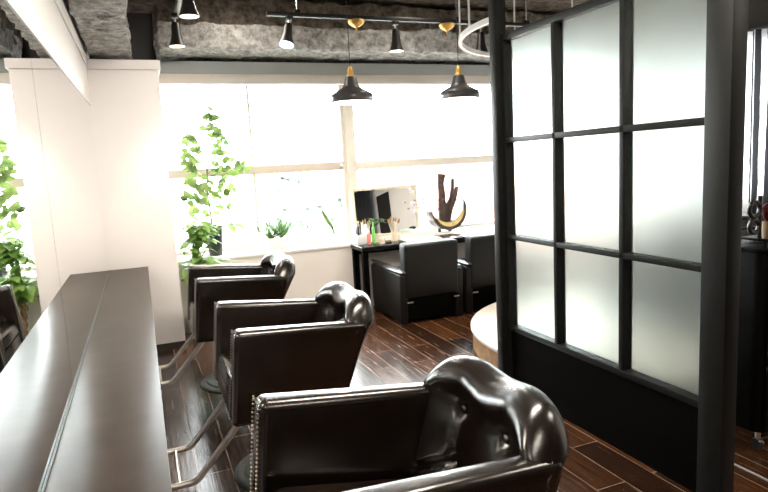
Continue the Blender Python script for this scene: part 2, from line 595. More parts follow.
# right wall with its own window
zb, zt, ya, yb = 0.93, 2.28, 2.7, 4.3
for nm, a, b in (('wall_right', (XR, YB, 0), (XR+0.12, ya, 2.84)), ('wall_right_end', (XR, yb, 0), (XR+0.12, YG, 2.84)),
                 ('wall_right_sill', (XR, ya, 0), (XR+0.12, yb, zb)), ('wall_right_head', (XR, ya, zt), (XR+0.12, yb, 2.84))):
    struct(boxo(nm, a, b, 'dark_panel' if nm.endswith('head') else 'wall_low'), 'side wall of the waiting area', 'wall')
w3 = struct(bpy.data.objects.new('window_3', None), 'side window of the waiting area behind the striped curtain', 'window')
COL.objects.link(w3); w3.location = (XR+0.06, 3.8, zb); w3['base'] = (XR+0.06, 3.8, zb)
f = MB()
for y in (ya, 3.45, yb-0.05):
    f.box((XR+0.03, y, zb), (XR+0.09, y+0.05, zt))
for z in (zb, 2.02, zt-0.05):
    f.box((XR+0.03, ya+0.05, z), (XR+0.09, yb-0.05, z+0.045))
f.build('window_frame', M['black'], w3)
MB().box((XR+0.10, ya, zb), (XR+0.106, yb, zt)).build('pane', M['pane'], w3)

# dark wall behind the camera; flat sheet with the doorway's shade painted in
struct(boxo('wall_near', (-0.2, YB-0.12, 0), (XR+0.2, YB, 2.84), 'dark_panel'), 'dark brown wall behind the viewpoint', 'wall')
d1 = struct(boxo('door_1', (XR-0.025, -1.0, 0), (XR-0.004, -0.3, 2.0), 'doorway_shade'), 'flat dark sheet painted as the shade of a doorway in the side wall', 'door')


# sprayed, lumpy insulation over the structure above
def lumpy_box(name, a, b, n, material, amp, freq, label):
    mb = MB(); bm = mb.bm
    mb.box(a, b)
    for _ in range(1):
        pass
    dims = [b[i]-a[i] for i in range(3)]
    for ax in range(3):
        cuts = n[ax]
        for k in range(1, cuts):
            co = list(a); co[ax] = a[ax] + dims[ax]*k/cuts
            no = [0, 0, 0]; no[ax] = 1
            bmesh.ops.bisect_plane(bm, geom=bm.verts[:]+bm.edges[:]+bm.faces[:], plane_co=co, plane_no=no)
    cx = Vector([(a[i]+b[i])/2 for i in range(3)])
    for v in bm.verts:
        p = v.co.copy()
        d = Vector((noise.noise(p*freq), noise.noise(p*freq+Vector((7, 3, 1))), noise.noise(p*freq+Vector((1, 9, 5)))))
        d2 = Vector((noise.noise(p*freq*3), noise.noise(p*freq*3+Vector((7, 3, 1))), noise.noise(p*freq*3+Vector((1, 9, 5)))))
        v.co = p + d*amp + d2*amp*0.5
    return struct(mb.build(name, material, angle=80), label, 'beam')


lumpy_box('trim_7', (0.03, YB+0.05, 2.30), (0.305, 5.4, 2.80), (14, 200, 14), M['insul_light'], 0.026, 7, 'ceiling beam wrapped in rough grey insulation over the mirror wall')
lumpy_box('trim_8', (0.53, 5.03, 2.375), (XR, YG+0.1, 2.56), (150, 18, 10), M['insul_light'], 0.026, 8, 'lower lip of the insulated beam above the long window')
lumpy_box('trim_9', (0.53, 5.16, 2.52), (XR, YG+0.1, 2.80), (120, 12, 10), M['insul'], 0.03, 5, 'insulated beam above the long window')
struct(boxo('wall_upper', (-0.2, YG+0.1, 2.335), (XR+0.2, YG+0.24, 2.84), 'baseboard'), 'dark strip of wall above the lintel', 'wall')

# ------------------------------------------------------------------ wall mirrors and counter
m1 = MB().prism([(-0.008, 2.2265, 0.66), (-0.008, 4.978, 0.66), (-0.008, 4.978, mtop(4.978)), (-0.008, 2.2265, mtop(2.2265))], (0.008, 0, 0)).build('wall_mirror', M['mirror'], origin=(-0.008, 3.6, 0.66))
tag(m1, 'far frameless wall mirror ending at the white pier', 'mirror', 'mirror panels over the counter')
m2 = MB().prism([(-0.008, YB+0.3, 0.66), (-0.008, 2.2215, 0.66), (-0.008, 2.2215, mtop(2.2215)), (-0.008, YB+0.3, mtop(YB+0.3))], (0.008, 0, 0)).build('wall_mirror', M['mirror'], origin=(-0.008, 0.3, 0.66))
struct(boxo('trim_11', (-0.0099, 2.2216, 0.70), (-0.003, 2.2264, 1.88), 'baseboard'), 'thin dark joint between the two wall mirrors', 'joint')
tag(m2, 'near frameless wall mirror, this side of the thin dark seam', 'mirror', 'mirror panels over the counter')
ct = thing('styling_counter', (0.136, 2.0, 0), 'long brown grey laminate counter running under the wall mirrors', 'counter')
MB().prism([(0.001, YB+0.3, 0.655), (0.284, YB+0.3, 0.655), (0.272, 4.965, 0.655), (0.001, 4.965, 0.655)], (0, 0, 0.039), 0.002, 2).build('worktop', M['counter'], ct)
for y in (-1.5, 0.9, 2.2, 3.4, 4.9):
    MB().box((0.001, y, 0.0), (0.20, y+0.04, 0.655)).build('support_panel', M['baseboard'], ct)
MB().prism([(0.001, YB+0.3, 0.694), (0.010, YB+0.3, 0.694), (0.003, 4.965, 0.694), (0.001, 4.965, 0.694)], (0, 0, 0.004)).build('edge_strip', M['base_metal'], ct)

# ------------------------------------------------------------------ styling chair
TH = math.radians(5.2)
X0, Z0 = -0.232, 0.772           # front top corner of the arm, from the chair's base centre


def L(a, y, c):
    """a: towards the back along the arm, y: across, c: up from the arm top; the shell leans back"""
    return Vector((X0 + a*math.cos(TH) + c*math.sin(TH)*1.15, y, Z0 - a*math.sin(TH) + c*math.cos(TH)))


def arm_mesh(s):
    poly = [(0.0, 0.0), (0.585, 0.0), (0.575, -0.05), (0.505, -0.30), (0.475, -0.39), (0.0, -0.392)]
    mb = MB()
    bm = mb.bm
    inn = [bm.verts.new(L(a, s*(0.243-0.032*a/0.585), cc)) for a, cc in poly]
    out = [bm.verts.new(L(a, s*(0.333-0.048*a/0.585), cc)) for a, cc in poly]
    fs = [bm.faces.new(inn), bm.faces.new(out[::-1])]
    for i in range(len(poly)):
        j = (i+1) % len(poly)
        fs.append(bm.faces.new([inn[i], inn[j], out[j], out[i]]))
    bmesh.ops.recalc_face_normals(bm, faces=fs)
    bmesh.ops.bevel(bm, geom=list({e for f in fs for e in f.edges}), offset=0.026, segments=5, profile=0.5, affect='EDGES')
    return mb


def nail_mesh(s):
    mb = MB()
    for w in (s*0.250, s*0.326):
        for k in range(30):
            p = L(-0.001, w, -0.02 - k*0.0122)
            mb.ball(p, 0.0038, 6, 4, (1, 0, 0), 0.7)
    for k in range(5):
        mb.ball(L(-0.001, s*(0.260+k*0.0145), -0.008), 0.0042, 6, 4, (1, 0, 0), 0.7)
    return mb


def back_mesh():
    """camel-top tufted back: front and rear skins meeting in a thick rolled rim"""
    HW, NB, NV = 0.290, 64, 60

    def top(y):
        e = abs(y)/HW
        t = 0.100 + 0.018*math.exp(-((abs(y)-0.13)/0.08)**2) + 0.004*math.exp(-(y/0.08)**2)
        fall = max(0, (e-0.62)/0.38)
        return t - 0.12*fall**2.6 - 0.012

    BOT = -0.36
    btn = [(sy*0.103, cc) for sy in (-1, 1) for cc in (-0.028, -0.175)]

    def depth(y, cc, d):
        R = 0.075
        prof = math.sqrt(max(0, 1-(1-min(1, d/R))**2))
        f = 0.070*prof
        g = 0.0
        for by, bc in btn:
            r2 = (y-by)**2 + (cc-bc)**2
            g += 0.016*math.exp(-r2/(2*0.016**2)) + 0.022*math.exp(-r2/(2*0.052**2))
        # pleats run down from the upper buttons, short ones run up
        for sy in (-1, 1):
            dy = y - sy*0.103
            if cc < -0.028:
                g += 0.020*math.exp(-(dy/0.012)**2)
            g += 0.016*math.exp(-(dy/0.016)**2)*math.exp(-max(0, cc+0.028)/0.05)*(1 if cc > -0.028 else 0)
            # diagonals towards the arms
            dl = (cc+0.175) - (abs(y)-0.103)*-0.55
            if abs(y) > 0.103:
                g += 0.014*math.exp(-(dl/0.012)**2)
        f += 0.008*math.exp(-((cc-top(y)+0.055)/0.05)**2)*prof
        return f - g*prof

    mb = MB(); bm = mb.bm

    def yy(i):
        t = -1 + 2*i/NB
        return HW*math.sin(t*PI/2)

    front, rear = [], []
    for i in range(NB+1):
        y = yy(i); T = top(y)
        fr, rr = [], []
        for j in range(NV+1):
            v = 1-(1-j/NV)**1.7
            cc = BOT + (T-BOT)*v
            d = min(HW-abs(y), (T-cc)*0.9)
            barrel = -0.055*(abs(y)/HW)**2.2
            a0 = 0.595 + barrel
            d = max(0, d)
            fr.append((a0 - depth(y, cc, d) - max(0, -cc)*0.20, y, cc))
            rr.append((a0 + 0.062*math.sqrt(max(0, 1-(1-min(1, d/0.07))**2)) - max(0, -cc)*0.42, y, cc))
        front.append(fr); rear.append(rr)
    vf = [[bm.verts.new(L(*p)) for p in row] for row in front]
    vr = [[bm.verts.new(L(*p)) for p in row] for row in rear]
    for i in range(NB):
        for j in range(NV):
            bm.faces.new([vf[i][j], vf[i][j+1], vf[i+1][j+1], vf[i+1][j]])
            bm.faces.new([vr[i][j], vr[i+1][j], vr[i+1][j+1], vr[i][j+1]])
        bm.faces.new([vf[i][0], vf[i+1][0], vr[i+1][0], vr[i][0]])
        bm.faces.new([vf[i][NV], vr[i][NV], vr[i+1][NV], vf[i+1][NV]])
    for i in (0, NB):
        for j in range(NV):
            bm.faces.new([vf[i][j], vf[i][j+1], vr[i][j+1], vr[i][j]])
    bmesh.ops.remove_doubles(bm, verts=bm.verts, dist=1e-5)
    return mb, btn, depth, top


def make_styling_chair(label):
    root = thing('styling_chair', (0, 0, 0), label, 'chair', 'leather styling chairs along the counter', world_verts=False)
    for s in (1, -1):
        a = arm_mesh(s).build('armrest', M['leather'], root, angle=50)
        tag(nail_mesh(s).build('nailhead_trim', M['stud'], a), 'row of small metal nailheads')
    b, btn, depth, top = back_mesh()
    bk = b.build('backrest', M['leather'], root, angle=180)
    for by, bc in btn:
        d = min(0.290-abs(by), (top(by)-bc)*0.9)
        p = L(0.595 - 0.055*(abs(by)/0.290)**2.2 - depth(by, bc, d) - max(0, -bc)*0.20 - 0.006, by, bc)
        MB().ball(p, 0.0135, 14, 8, (1, 0, 0.1), 0.75).build('tuft_button', M['leather'], bk)
    # seat cushion and the box below it
    sc = MB()
    sc.prism([L(a, -0.2025, cc) for a, cc in ((0.0, -0.30), (0.01, -0.235), (0.05, -0.215), (0.50, -0.255), (0.50, -0.30))], (0, 0.405, 0), 0.018, 4)
    sc.build('seat_cushion', M['leather'], root, angle=60)
    sb = MB().prism([L(a, -0.2035, cc) for a, cc in ((0.006, -0.388), (0.006, -0.303), (0.50, -0.303), (0.50, -0.388))], (0, 0.407, 0), 0.006, 2)
    sb.build('seat_box', M['leather'], root)
    # pedestal
    MB().lathe([(0, 0.0), (0.245, 0.0), (0.247, 0.006), (0.240, 0.012), (0.205, 0.016), (0.198, 0.024), (0.12, 0.032), (0.05, 0.042), (0, 0.042)], (0, 0, 0), 64).build('pedestal_base', M['base_metal'], root)
    MB().lathe([(0.042, 0.042), (0.042, 0.20), (0.030, 0.205), (0.030, 0.34), (0, 0.34)], (0, 0, 0), 32).build('lift_column', M['chrome'], root)
    ft = MB()
    for s in (1, -1):
        y = s*0.17
        ft.tube([(-0.525, y, 0.118), (-0.44, y, 0.118), (-0.424, y, 0.121), (-0.408, y, 0.132), (-0.27, y, 0.285), (-0.20, y, 0.365)], 0.0145, 14)
    ft.tube([(-0.488, -0.17, 0.116), (-0.488, 0.17, 0.116)], 0.010, 12)
    ft.build('footrest', M['chrome'], root)
    return root


chair = make_styling_chair('near tufted leather styling chair, largest and cut by the bottom edge')
for (x, y, lab) in ((0.795, 2.655, 'tufted leather styling chair in the middle of the row along the counter'),
                    (0.763, 3.985, 'far tufted leather styling chair beside the white pier and leafy plants')):
    cc_ = copy_tree(chair)
    cc_.location = (x, y, 0); cc_['label'] = lab
# the near chair is pumped up a little
chair.location = (0.745, 1.285, 0)
for ch in chair.children:
    if not ch.name.startswith('pedestal_base'):
        ch.location.z += 0.016

# ------------------------------------------------------------------ frosted partition
pt = thing('partition_screen', (2.25, 2.26, 0), 'tall black framed partition with nine frosted panes and solid black foot panel', 'partition')
MB().box((2.20, 2.962, 0), (2.275, 3.022, 2.83), 0.003).build('post', M['black_post'], pt)
MB().box((2.20, 1.497, 0), (2.275, 1.602, 2.83), 0.003).build('post', M['black_post'], pt)
xf, xb = 2.235, 2.294
MB().box((xf, 2.931, 0.0), (xb, 2.9618, 2.075)).build('stile', M['black_post'], pt)
for ya_, yb_ in ((2.491, 2.516), (2.032, 2.057)):
    MB().box((xf, ya_, 0.402), (xb, yb_, 2.040), 0.0015).build('muntin', M['black_post'], pt)
for za, zb_ in ((2.040, 2.075), (1.477, 1.505), (0.920, 0.946), (0.372, 0.402)):
    MB().box((xf, 1.6022, za), (xb, 2.931, zb_), 0.0015).build('rail', M['black_post'], pt)
MB().box((xf+0.012, 1.6022, 0.0), (xb-0.005, 2.931, 0.372), 0.0).build('foot_panel', M['black'], pt)
for ya_, yb_ in ((2.516, 2.931), (2.057, 2.491), (1.6022, 2.032)):
    for za, zb_ in ((1.505, 2.040), (0.946, 1.477), (0.402, 0.920)):
        MB().box((2.284, ya_, za), (2.290, yb_, zb_)).build('frosted_pane', M['frosted'], pt)

# ------------------------------------------------------------------ round platform
pf = thing('round_platform', (3.50, 3.23, 0), 'low round platform with pale top and wood side behind the partition', 'platform')
MB().lathe([(0, 0.0), (1.165, 0.0), (1.165, 0.135), (0, 0.135)], (3.50, 3.23, 0), 96).build('side_panel', M['plat_side'], pf)
MB().lathe([(0, 0.1351), (1.177, 0.1351), (1.18, 0.14), (1.18, 0.158), (1.175, 0.162), (0, 0.162)], (3.50, 3.23, 0), 96).build('platform_top', M['plat_top'], pf)

# dark lounge chair on the platform, seen only as a blur through the frosted panes
def make_lounge():
    root = thing('lounge_chair', (0, 0, 0), 'dark low lounge chair on the round platform, blurred by the frosted panes', 'armchair', world_verts=False)
    MB().box((-0.36, -0.40, 0.10), (0.30, 0.40, 0.36), 0.05, 4).build('seat', M['fabric_black'], root)
    MB().prism([(0.20, -0.40, 0.361), (0.34, -0.40, 0.361), (0.44, -0.40, 0.74), (0.32, -0.40, 0.74)], (0, 0.80, 0), 0.04, 4).build('backrest', M['fabric_black'], root)
    for s in (-1, 1):
        MB().box((-0.36, s*0.405-0.05 if s < 0 else 0.405-0.0, 0.06), (0.34, s*0.405 if s < 0 else 0.455, 0.54), 0.022, 3).build('armrest', M['fabric_black'], root)
    for sx in (-0.3, 0.24):
        for sy in (-0.36, 0.36):
            MB().lathe([(0, 0.0), (0.02, 0.0), (0.025, 0.11), (0, 0.11)], (sx, sy, 0), 12).build('leg', M['black'], root)
    return root


lc = make_lounge()
lc.location = (3.72, 2.95, 0.1625)
lc.rotation_euler = (0, 0, math.radians(20))

# ------------------------------------------------------------------ vanity desk
dk = thing('vanity_desk', (3.0, 5.24, 0), 'dark slim vanity desk standing below the window', 'desk')
MB().box((2.095, 5.075, 0.602), (3.95, 5.402, 0.642), 0.003).build('desktop', M['black_gloss'], dk)
for x in (2.105, 3.885):
    for y in (5.085, 5.345):
        MB().box((x, y, 0), (x+0.052, y+0.05, 0.602)).build('leg', M['black'], dk)
MB().box((2.157, 5.36, 0.54), (3.885, 5.385, 0.602)).build('apron', M['black'], dk)


# ------------------------------------------------------------------ black waiting chairs at the desk
def make_tub_chair(label):
    root = thing('desk_armchair', (0, 0, 0), label, 'armchair', 'black armchairs at the vanity desk', world_verts=False)
    # local: faces +y, rear at y=0, width 0.61
    for s in (-1, 1):
        x0, x1 = s*0.305, s*0.235
        mb = MB()
        mb.prism([(x0, 0.02, 0.0), (x0, -0.005, 0.44), (x0, 0.06, 0.448), (x0, 0.66, 0.462), (x0, 0.70, 0.44), (x0, 0.665, 0.0), (x0, 0.55, 0.0), (x0, 0.38, 0.025), (x0, 0.2, 0.025), (x0, 0.10, 0.0)], (x1-x0, 0, 0), 0.012, 3)
        sp = mb.build('side_panel', M['fabric_black'], root)
        cap = MB()
        n = 18
        def fn(u, v):
            t = u
            y = -0.01 + 0.74*t
            ww = 0.052*math.sin(PI*min(0.97, 0.10+0.85*t))**0.6
            ang = 2*PI*v
            return Vector((s*0.27 + math.cos(ang)*ww*0.95, y, 0.463 + 0.016*t + math.sin(ang)*0.017*math.sin(PI*min(0.97, 0.08+0.86*t))**0.5))
        vs = cap.grid(fn, n, 14)
        cap.bm.faces.new([v for v in vs[0][:-1]]); cap.bm.faces.new([v for v in vs[-1][:-1]])
        cap.build('arm_cap', M['arm_gloss'], root)
    bk = MB().prism([(-0.262, -0.005, 0.225), (0.258, -0.005, 0.225), (0.258, -0.03, 0.70), (-0.262, -0.03, 0.70)], (0, 0.13, 0.015), 0.028, 4).build('backrest', M['fabric_black'], root, angle=60)
    for s in (-1, 1):
        MB().box((s*0.225-0.028, -0.022, 0.195), (s*0.225+0.028, -0.012, 0.206), 0.003).build('metal_tab', M['chrome'], bk)
    MB().box((-0.233, 0.12, 0.22), (0.233, 0.68, 0.40), 0.03, 3).build('seat', M['fabric_black'], root)
    MB().box((-0.233, 0.03, 0.03), (0.233, 0.62, 0.22), 0.004).build('seat_base', M['black'], root)
    return root


tc_ = make_tub_chair('black armchair in front of the desk, farther from the partition and showing its left side')
tc_.location = (2.547, 4.575, 0)
t2 = copy_tree(tc_); t2.location = (3.205, 4.60, 0)
t2['label'] = 'black armchair in front of the desk, partly hidden by the partition post'

# ------------------------------------------------------------------ things on desk and sill
dm = thing('desk_mirror', (2.61, 5.72, 0.643), 'rectangular mirror in a pale frame leaning in the window above the desk', 'mirror')
def dmq(x, z, y): return (x, y + (z-0.643)*0.10, z)
f = MB()
xa, xb_, za, zt_ = 2.255, 2.985, 0.645, 1.155
for a, b in (((xa, za), (xa+0.028, zt_)), ((xb_-0.028, za), (xb_, zt_)), ((xa+0.028, za), (xb_-0.028, za+0.028)), ((xa+0.028, zt_-0.028), (xb_-0.028, zt_))):
    f.prism([dmq(a[0], a[1], 5.70), dmq(b[0], a[1], 5.70), dmq(b[0], b[1], 5.70), dmq(a[0], b[1], 5.70)], (0, 0.022, 0))
f.build('mirror_frame', M['gold_wood'], dm)
MB().prism([dmq(xa+0.028, za+0.028, 5.708), dmq(xb_-0.028, za+0.028, 5.708), dmq(xb_-0.028, zt_-0.028, 5.708), dmq(xa+0.028, zt_-0.028, 5.708)], (0, 0.006, 0)).build('mirror_glass', M['mirror'], dm)

# crescent planter with driftwood
mp_ = thing('moon_planter', (3.24, 5.60, 0.643), 'crescent moon planter of dark wood with a yellow face, holding driftwood', 'planter')
CX, CZ = 3.25, 0.866


def crescent_poly(ro, off, a0, a1, n=28):
    # outer arc from a0 to a1 (through the bottom), inner arc back along a circle with shifted centre
    d = math.radians(122)
    o2 = Vector((CX + off*math.cos(d), CZ + off*math.sin(d)))
    out = [Vector((CX + ro*math.cos(a0+(a1-a0)*i/n), CZ + ro*math.sin(a0+(a1-a0)*i/n))) for i in range(n+1)]
    A, B = out[-1], out[0]
    va, vb = A-o2, B-o2
    aa, ab = math.atan2(va.y, va.x), math.atan2(vb.y, vb.x)
    while ab > aa: ab -= 2*PI
    inn = []
    for i in range(1, n):
        t = i/n
        an = aa + (ab-aa)*t
        rr = va.length + (vb.length-va.length)*t
        inn.append(Vector((o2.x + rr*math.cos(an), o2.y + rr*math.sin(an))))
    return out + inn


def cres(name, ro, off, a0, a1, y0, y1, material):
    pts = crescent_poly(ro, off, math.radians(a0), math.radians(a1))
    return MB().prism([(p.x, y0, p.y) for p in pts], (0, y1-y0, 0)).build(name, material, mp_, angle=35)


cres('crescent_body', 0.206, 0.090, 179, 394, 5.52, 5.68, M['moon_dark'])
cres('crescent_face', 0.166, 0.062, 194, 374, 5.512, 5.521, M['moon_yellow'])
for x in (3.165, 3.29):
    MB().lathe([(0, 0.643), (0.02, 0.643), (0.015, 0.69), (0, 0.69)], (x, 5.60, 0), 12).build('foot', M['moon_dark'], mp_)
for k, (pts, rad) in enumerate((([(3.215, 5.60, 0.70), (3.205, 5.60, 0.9), (3.205, 5.60, 1.06), (3.192, 5.59, 1.15), (3.208, 5.59, 1.25)], [0.05, 0.047, 0.038, 0.034, 0.044]),
                                ([(3.215, 5.61, 0.72), (3.25, 5.60, 0.88), (3.31, 5.60, 0.99), (3.335, 5.60, 1.09), (3.342, 5.60, 1.195)], [0.035, 0.026, 0.02, 0.02, 0.018]),
                                ([(3.25, 5.61, 0.72), (3.30, 5.61, 0.87), (3.355, 5.61, 0.98), (3.395, 5.61, 1.105)], [0.04, 0.034, 0.028, 0.021]))):
    MB().tube(pts, rad, 9).build('driftwood_branch', M['driftwood'], mp_)
bl = MB()
for _ in range(46):
    t = random.random()
    p = Vector((3.05 + random.gauss(0, 0.045), 5.58 + random.uniform(-0.05, 0.05), 0.86 + 0.30*t + random.gauss(0, 0.03)))
    bl.leaf(p, (random.uniform(-1, 1), random.uniform(-.5, .5), random.uniform(-.3, 1)), (0, -1, 0.2), 0.035, 0.024)
bl.build('blossom_foliage', M['blossom'], mp_)
tag(MB().lathe([(0, 0.643), (0.10, 0.643), (0.11, 0.6475), (0, 0.6475)], (3.30, 5.32, 0), 32).build('gold_saucer', M['gold_wood'], origin=(3.30, 5.32, 0.643)), 'flat gilt saucer on the desk in front of the moon planter', 'saucer')

# folded towel
tw = MB()
def twf(u, v):
    x = 2.80 + 0.30*u; y = 5.44 + 0.18*v
    h = 0.09*(math.sin(PI*min(1, max(0, u)))**0.45)*(0.75+0.25*math.sin(3.2*u+1.5)) * (math.sin(PI*v)**0.35)
    return Vector((x, y, 0.6435 + h + 0.006*noise.noise(Vector((x*25, y*25, 0)))*(1 if 0 < u < 1 and 0 < v < 1 else 0)))
tw.grid(twf, 24, 16)
o = tw.build('folded_towel', M['mint'], origin=(2.95, 5.53, 0.643), angle=180)
tag(o, 'soft mint coloured folded towel between desk mirror and moon planter', 'towel')

# cosmetics at the left end of the desk
bx = thing('cosmetics_holder', (2.165, 5.30, 0.643), 'clear and white cosmetics holder at the left end of the desk', 'holder')
MB().box((2.125, 5.26, 0.643), (2.205, 5.36, 0.735), 0.004).build('holder_box', M['clear'], bx)
for x, y, h, m_ in ((2.14, 5.28, 0.845, 'lamp_black'), (2.16, 5.33, 0.86, 'white_gloss'), (2.185, 5.285, 0.85, 'white_gloss'), (2.148, 5.34, 0.80, 'black_gloss'), (2.19, 5.335, 0.80, 'lamp_black')):
    MB().lathe([(0, 0.70), (0.011, 0.70), (0.011, h-0.03), (0.006, h-0.02), (0.006, h), (0, h)], (x, y, 0), 12).build('cosmetic_tube', M[m_], bx)


def bottle(name, x, y, r, h, m_, cap, label):
    b = thing(name, (x, y, 0.643), label, 'bottle')
    z = 0.643
    MB().lathe([(0, z), (r, z), (r, z+h*0.72), (r*0.8, z+h*0.78), (r*0.5, z+h*0.8), (r*0.5, z+h*0.82), (0, z+h*0.82)], (x, y, 0), 20).build('bottle_body', M[m_], b)
    MB().lathe([(0, z+h*0.8201), (r*0.6, z+h*0.8201), (r*0.55, z+h), (0, z+h)], (x, y, 0), 20).build('cap', M[cap], b)


bottle('bottle', 2.232, 5.25, 0.019, 0.13, 'pink', 'white_gloss', 'small pink bottle with white cap on the desk')
bottle('bottle', 2.292, 5.28, 0.016, 0.20, 'green_b', 'green_b', 'slim bright green tube standing on the desk')
bottle('bottle', 2.235, 5.33, 0.022, 0.185, 'white_gloss', 'white_gloss', 'white bottle standing behind the pink one on the desk')

pl = thing('desk_plant', (2.36, 5.36, 0.643), 'small leafy green plant in a gilt pot on the desk', 'plant')
MB().lathe([(0, 0.643), (0.04, 0.643), (0.052, 0.72), (0.045, 0.72), (0.043, 0.712), (0, 0.712)], (2.36, 5.36, 0), 24).build('pot', M['gold_wood'], pl)
lf = MB()
for k in range(15):
    a = 2*PI*k/15 + random.uniform(-.3, .3)
    e = random.uniform(0.1, 1.0)
    b0 = Vector((2.36, 5.36, 0.80 + 0.03*random.random()))
    lf.tube([(2.36, 5.36, 0.71), b0, b0 + Vector((math.cos(a)*0.03, math.sin(a)*0.03, 0.03))], 0.0025, 5)
    lf.leaf(b0 + Vector((math.cos(a)*0.03, math.sin(a)*0.03, 0.03)), (math.cos(a), math.sin(a), e), (0, 0, 1), 0.07, 0.036, droop=0.45)
lf.build('foliage', M['leaf_blade'], pl)

bh = thing('brush_holder', (2.525, 5.32, 0.643), 'small cup of makeup brushes beside the desk plant', 'brush cup')
MB().lathe([(0, 0.643), (0.034, 0.643), (0.036, 0.725), (0.031, 0.725), (0.03, 0.66), (0, 0.66)], (2.525, 5.32, 0), 20).build('cup', M['gold_wood'], bh)
for k in range(7):
    a = 2*PI*k/7
    dx, dy = math.cos(a), math.sin(a)
    p0 = Vector((2.525+dx*0.012, 5.32+dy*0.012, 0.665)); p1 = Vector((2.525+dx*0.05, 5.32+dy*0.035, 0.81+0.012*(k % 3)))
    br = MB().tube([p0, p1], 0.0035, 6).build('brush', M['gold_wood'], bh)
    d = (p1-p0).normalized()
    MB().tube([p1+d*0.0005, p1+d*0.018, p1+d*0.045], [0.005, 0.010, 0.003], 8).build('bristles', M['bristle'], br)
tag(MB().box((2.57, 5.13, 0.6425), (2.95, 5.36, 0.650), 0.003).build('white_tray', M['white_gloss'], origin=(2.7, 5.24, 0.643)), 'flat white tray lying on the desk before the mirror', 'tray')
for k, (x, y, r_, h_, l_) in enumerate(((2.345, 5.20, 0.028, 0.055, 'round gilt jar nearest the desk edge beside the green tube'), (2.60, 5.41, 0.03, 0.05, 'white round jar behind the brush cup'))):
    j = thing('jar', (x, y, 0.643), l_, 'jar')
    MB().lathe([(0, 0.643), (r_, 0.643), (r_, 0.643+h_*0.65), (0, 0.643+h_*0.65)], (x, y, 0), 20).build('jar_body', M['gold_wood' if k == 0 else 'white_gloss'], j)
    MB().lathe([(0, 0.6432+h_*0.65), (r_*1.05, 0.6432+h_*0.65), (r_*1.05, 0.643+h_), (0, 0.643+h_)], (x, y, 0), 20).build('lid', M['white_gloss'], j)

# window sill plants
sp_ = thing('grass_planter', (1.43, 5.62, 0.642), 'spiky grass plant in a white trough on the window sill', 'plant')
MB().box((1.335, 5.57, 0.642), (1.535, 5.67, 0.745), 0.01, 3).build('trough', M['pot_white'], sp_)
gb = MB()
for cx_ in (1.385, 1.48):
    for k in range(42):
        a = random.uniform(0, 2*PI); e = random.uniform(0.45, 2.2)
        gb.leaf((cx_+random.uniform(-.02, .02), 5.62+random.uniform(-.02, .02), 0.74), (math.cos(a), math.sin(a)*0.8, e), (0, -1, 0.3), random.uniform(0.17, 0.37), 0.0095, droop=0.14, kind='blade', seg=6)
gb.build('grass_blades', M['leaf_blade'], sp_)
cp = thing('cactus_pot', (2.01, 5.62, 0.642), 'tiny pale pot with one leaning yellow green stem on the sill', 'plant')
MB().lathe([(0, 0.642), (0.035, 0.642), (0.042, 0.73), (0.036, 0.73), (0.034, 0.72), (0, 0.72)], (2.01, 5.62, 0), 24).build('pot', M['pot_white'], cp)
MB().tube([(2.01, 5.62, 0.72), (1.99, 5.62, 0.80), (1.95, 5.62, 0.86), (1.91, 5.62, 0.94), (1.895, 5.62, 0.98)], [0.006, 0.014, 0.019, 0.013, 0.003], 9).build('stem', M['leaf_round'], cp)

# tall round leaved plant standing on the sill
fp = thing('round_leaf_plant', (0.86, 5.60, 0.642), 'tall thin stemmed plant with round leaves in black pot on the sill', 'plant')
MB().lathe([(0, 0.642), (0.06, 0.642), (0.078, 0.915), (0.070, 0.915), (0.068, 0.90), (0, 0.90)], (0.86, 5.60, 0), 28).build('pot', M['pot_dark'], fp)
MB().lathe([(0, 0.9002), (0.068, 0.9002), (0, 0.903)], (0.86, 5.60, 0), 20).build('soil', M['soil'], fp)
MB().tube([(0.85, 5.60, 0.88), (0.835, 5.60, 1.2), (0.855, 5.60, 1.5), (0.885, 5.59, 1.72), (0.905, 5.58, 1.89)], [0.009, 0.008, 0.007, 0.005, 0.003], 8).build('stem', M['stem'], fp)
lv = MB()
spine = [Vector((0.85, 5.60, 0.88)), Vector((0.835, 5.60, 1.2)), Vector((0.855, 5.60, 1.5)), Vector((0.885, 5.59, 1.72)), Vector((0.905, 5.58, 1.89))]
def on_spine(z):
    for a, b in zip(spine, spine[1:]):
        if a.z <= z <= b.z:
            return a.lerp(b, (z-a.z)/(b.z-a.z))
    return spine[-1]
clusters = [(0.915, 1.89, 5), (0.89, 1.82, 3), (0.96, 1.76, 4), (1.02, 1.70, 4), (1.04, 1.62, 4), (0.70, 1.72, 4), (0.66, 1.62, 4), (0.72, 1.55, 3),
            (0.64, 1.48, 4), (0.70, 1.42, 4), (0.64, 1.33, 5), (0.72, 1.28, 6), (0.78, 1.26, 4), (0.62, 1.18, 5), (0.74, 1.16, 5),
            (1.06, 1.50, 4), (1.16, 1.46, 4), (1.22, 1.42, 3), (0.98, 1.44, 4), (0.98, 1.32, 4), (1.06, 1.22, 4), (0.96, 1.20, 3), (0.68, 1.05, 4), (1.02, 1.08, 3)]
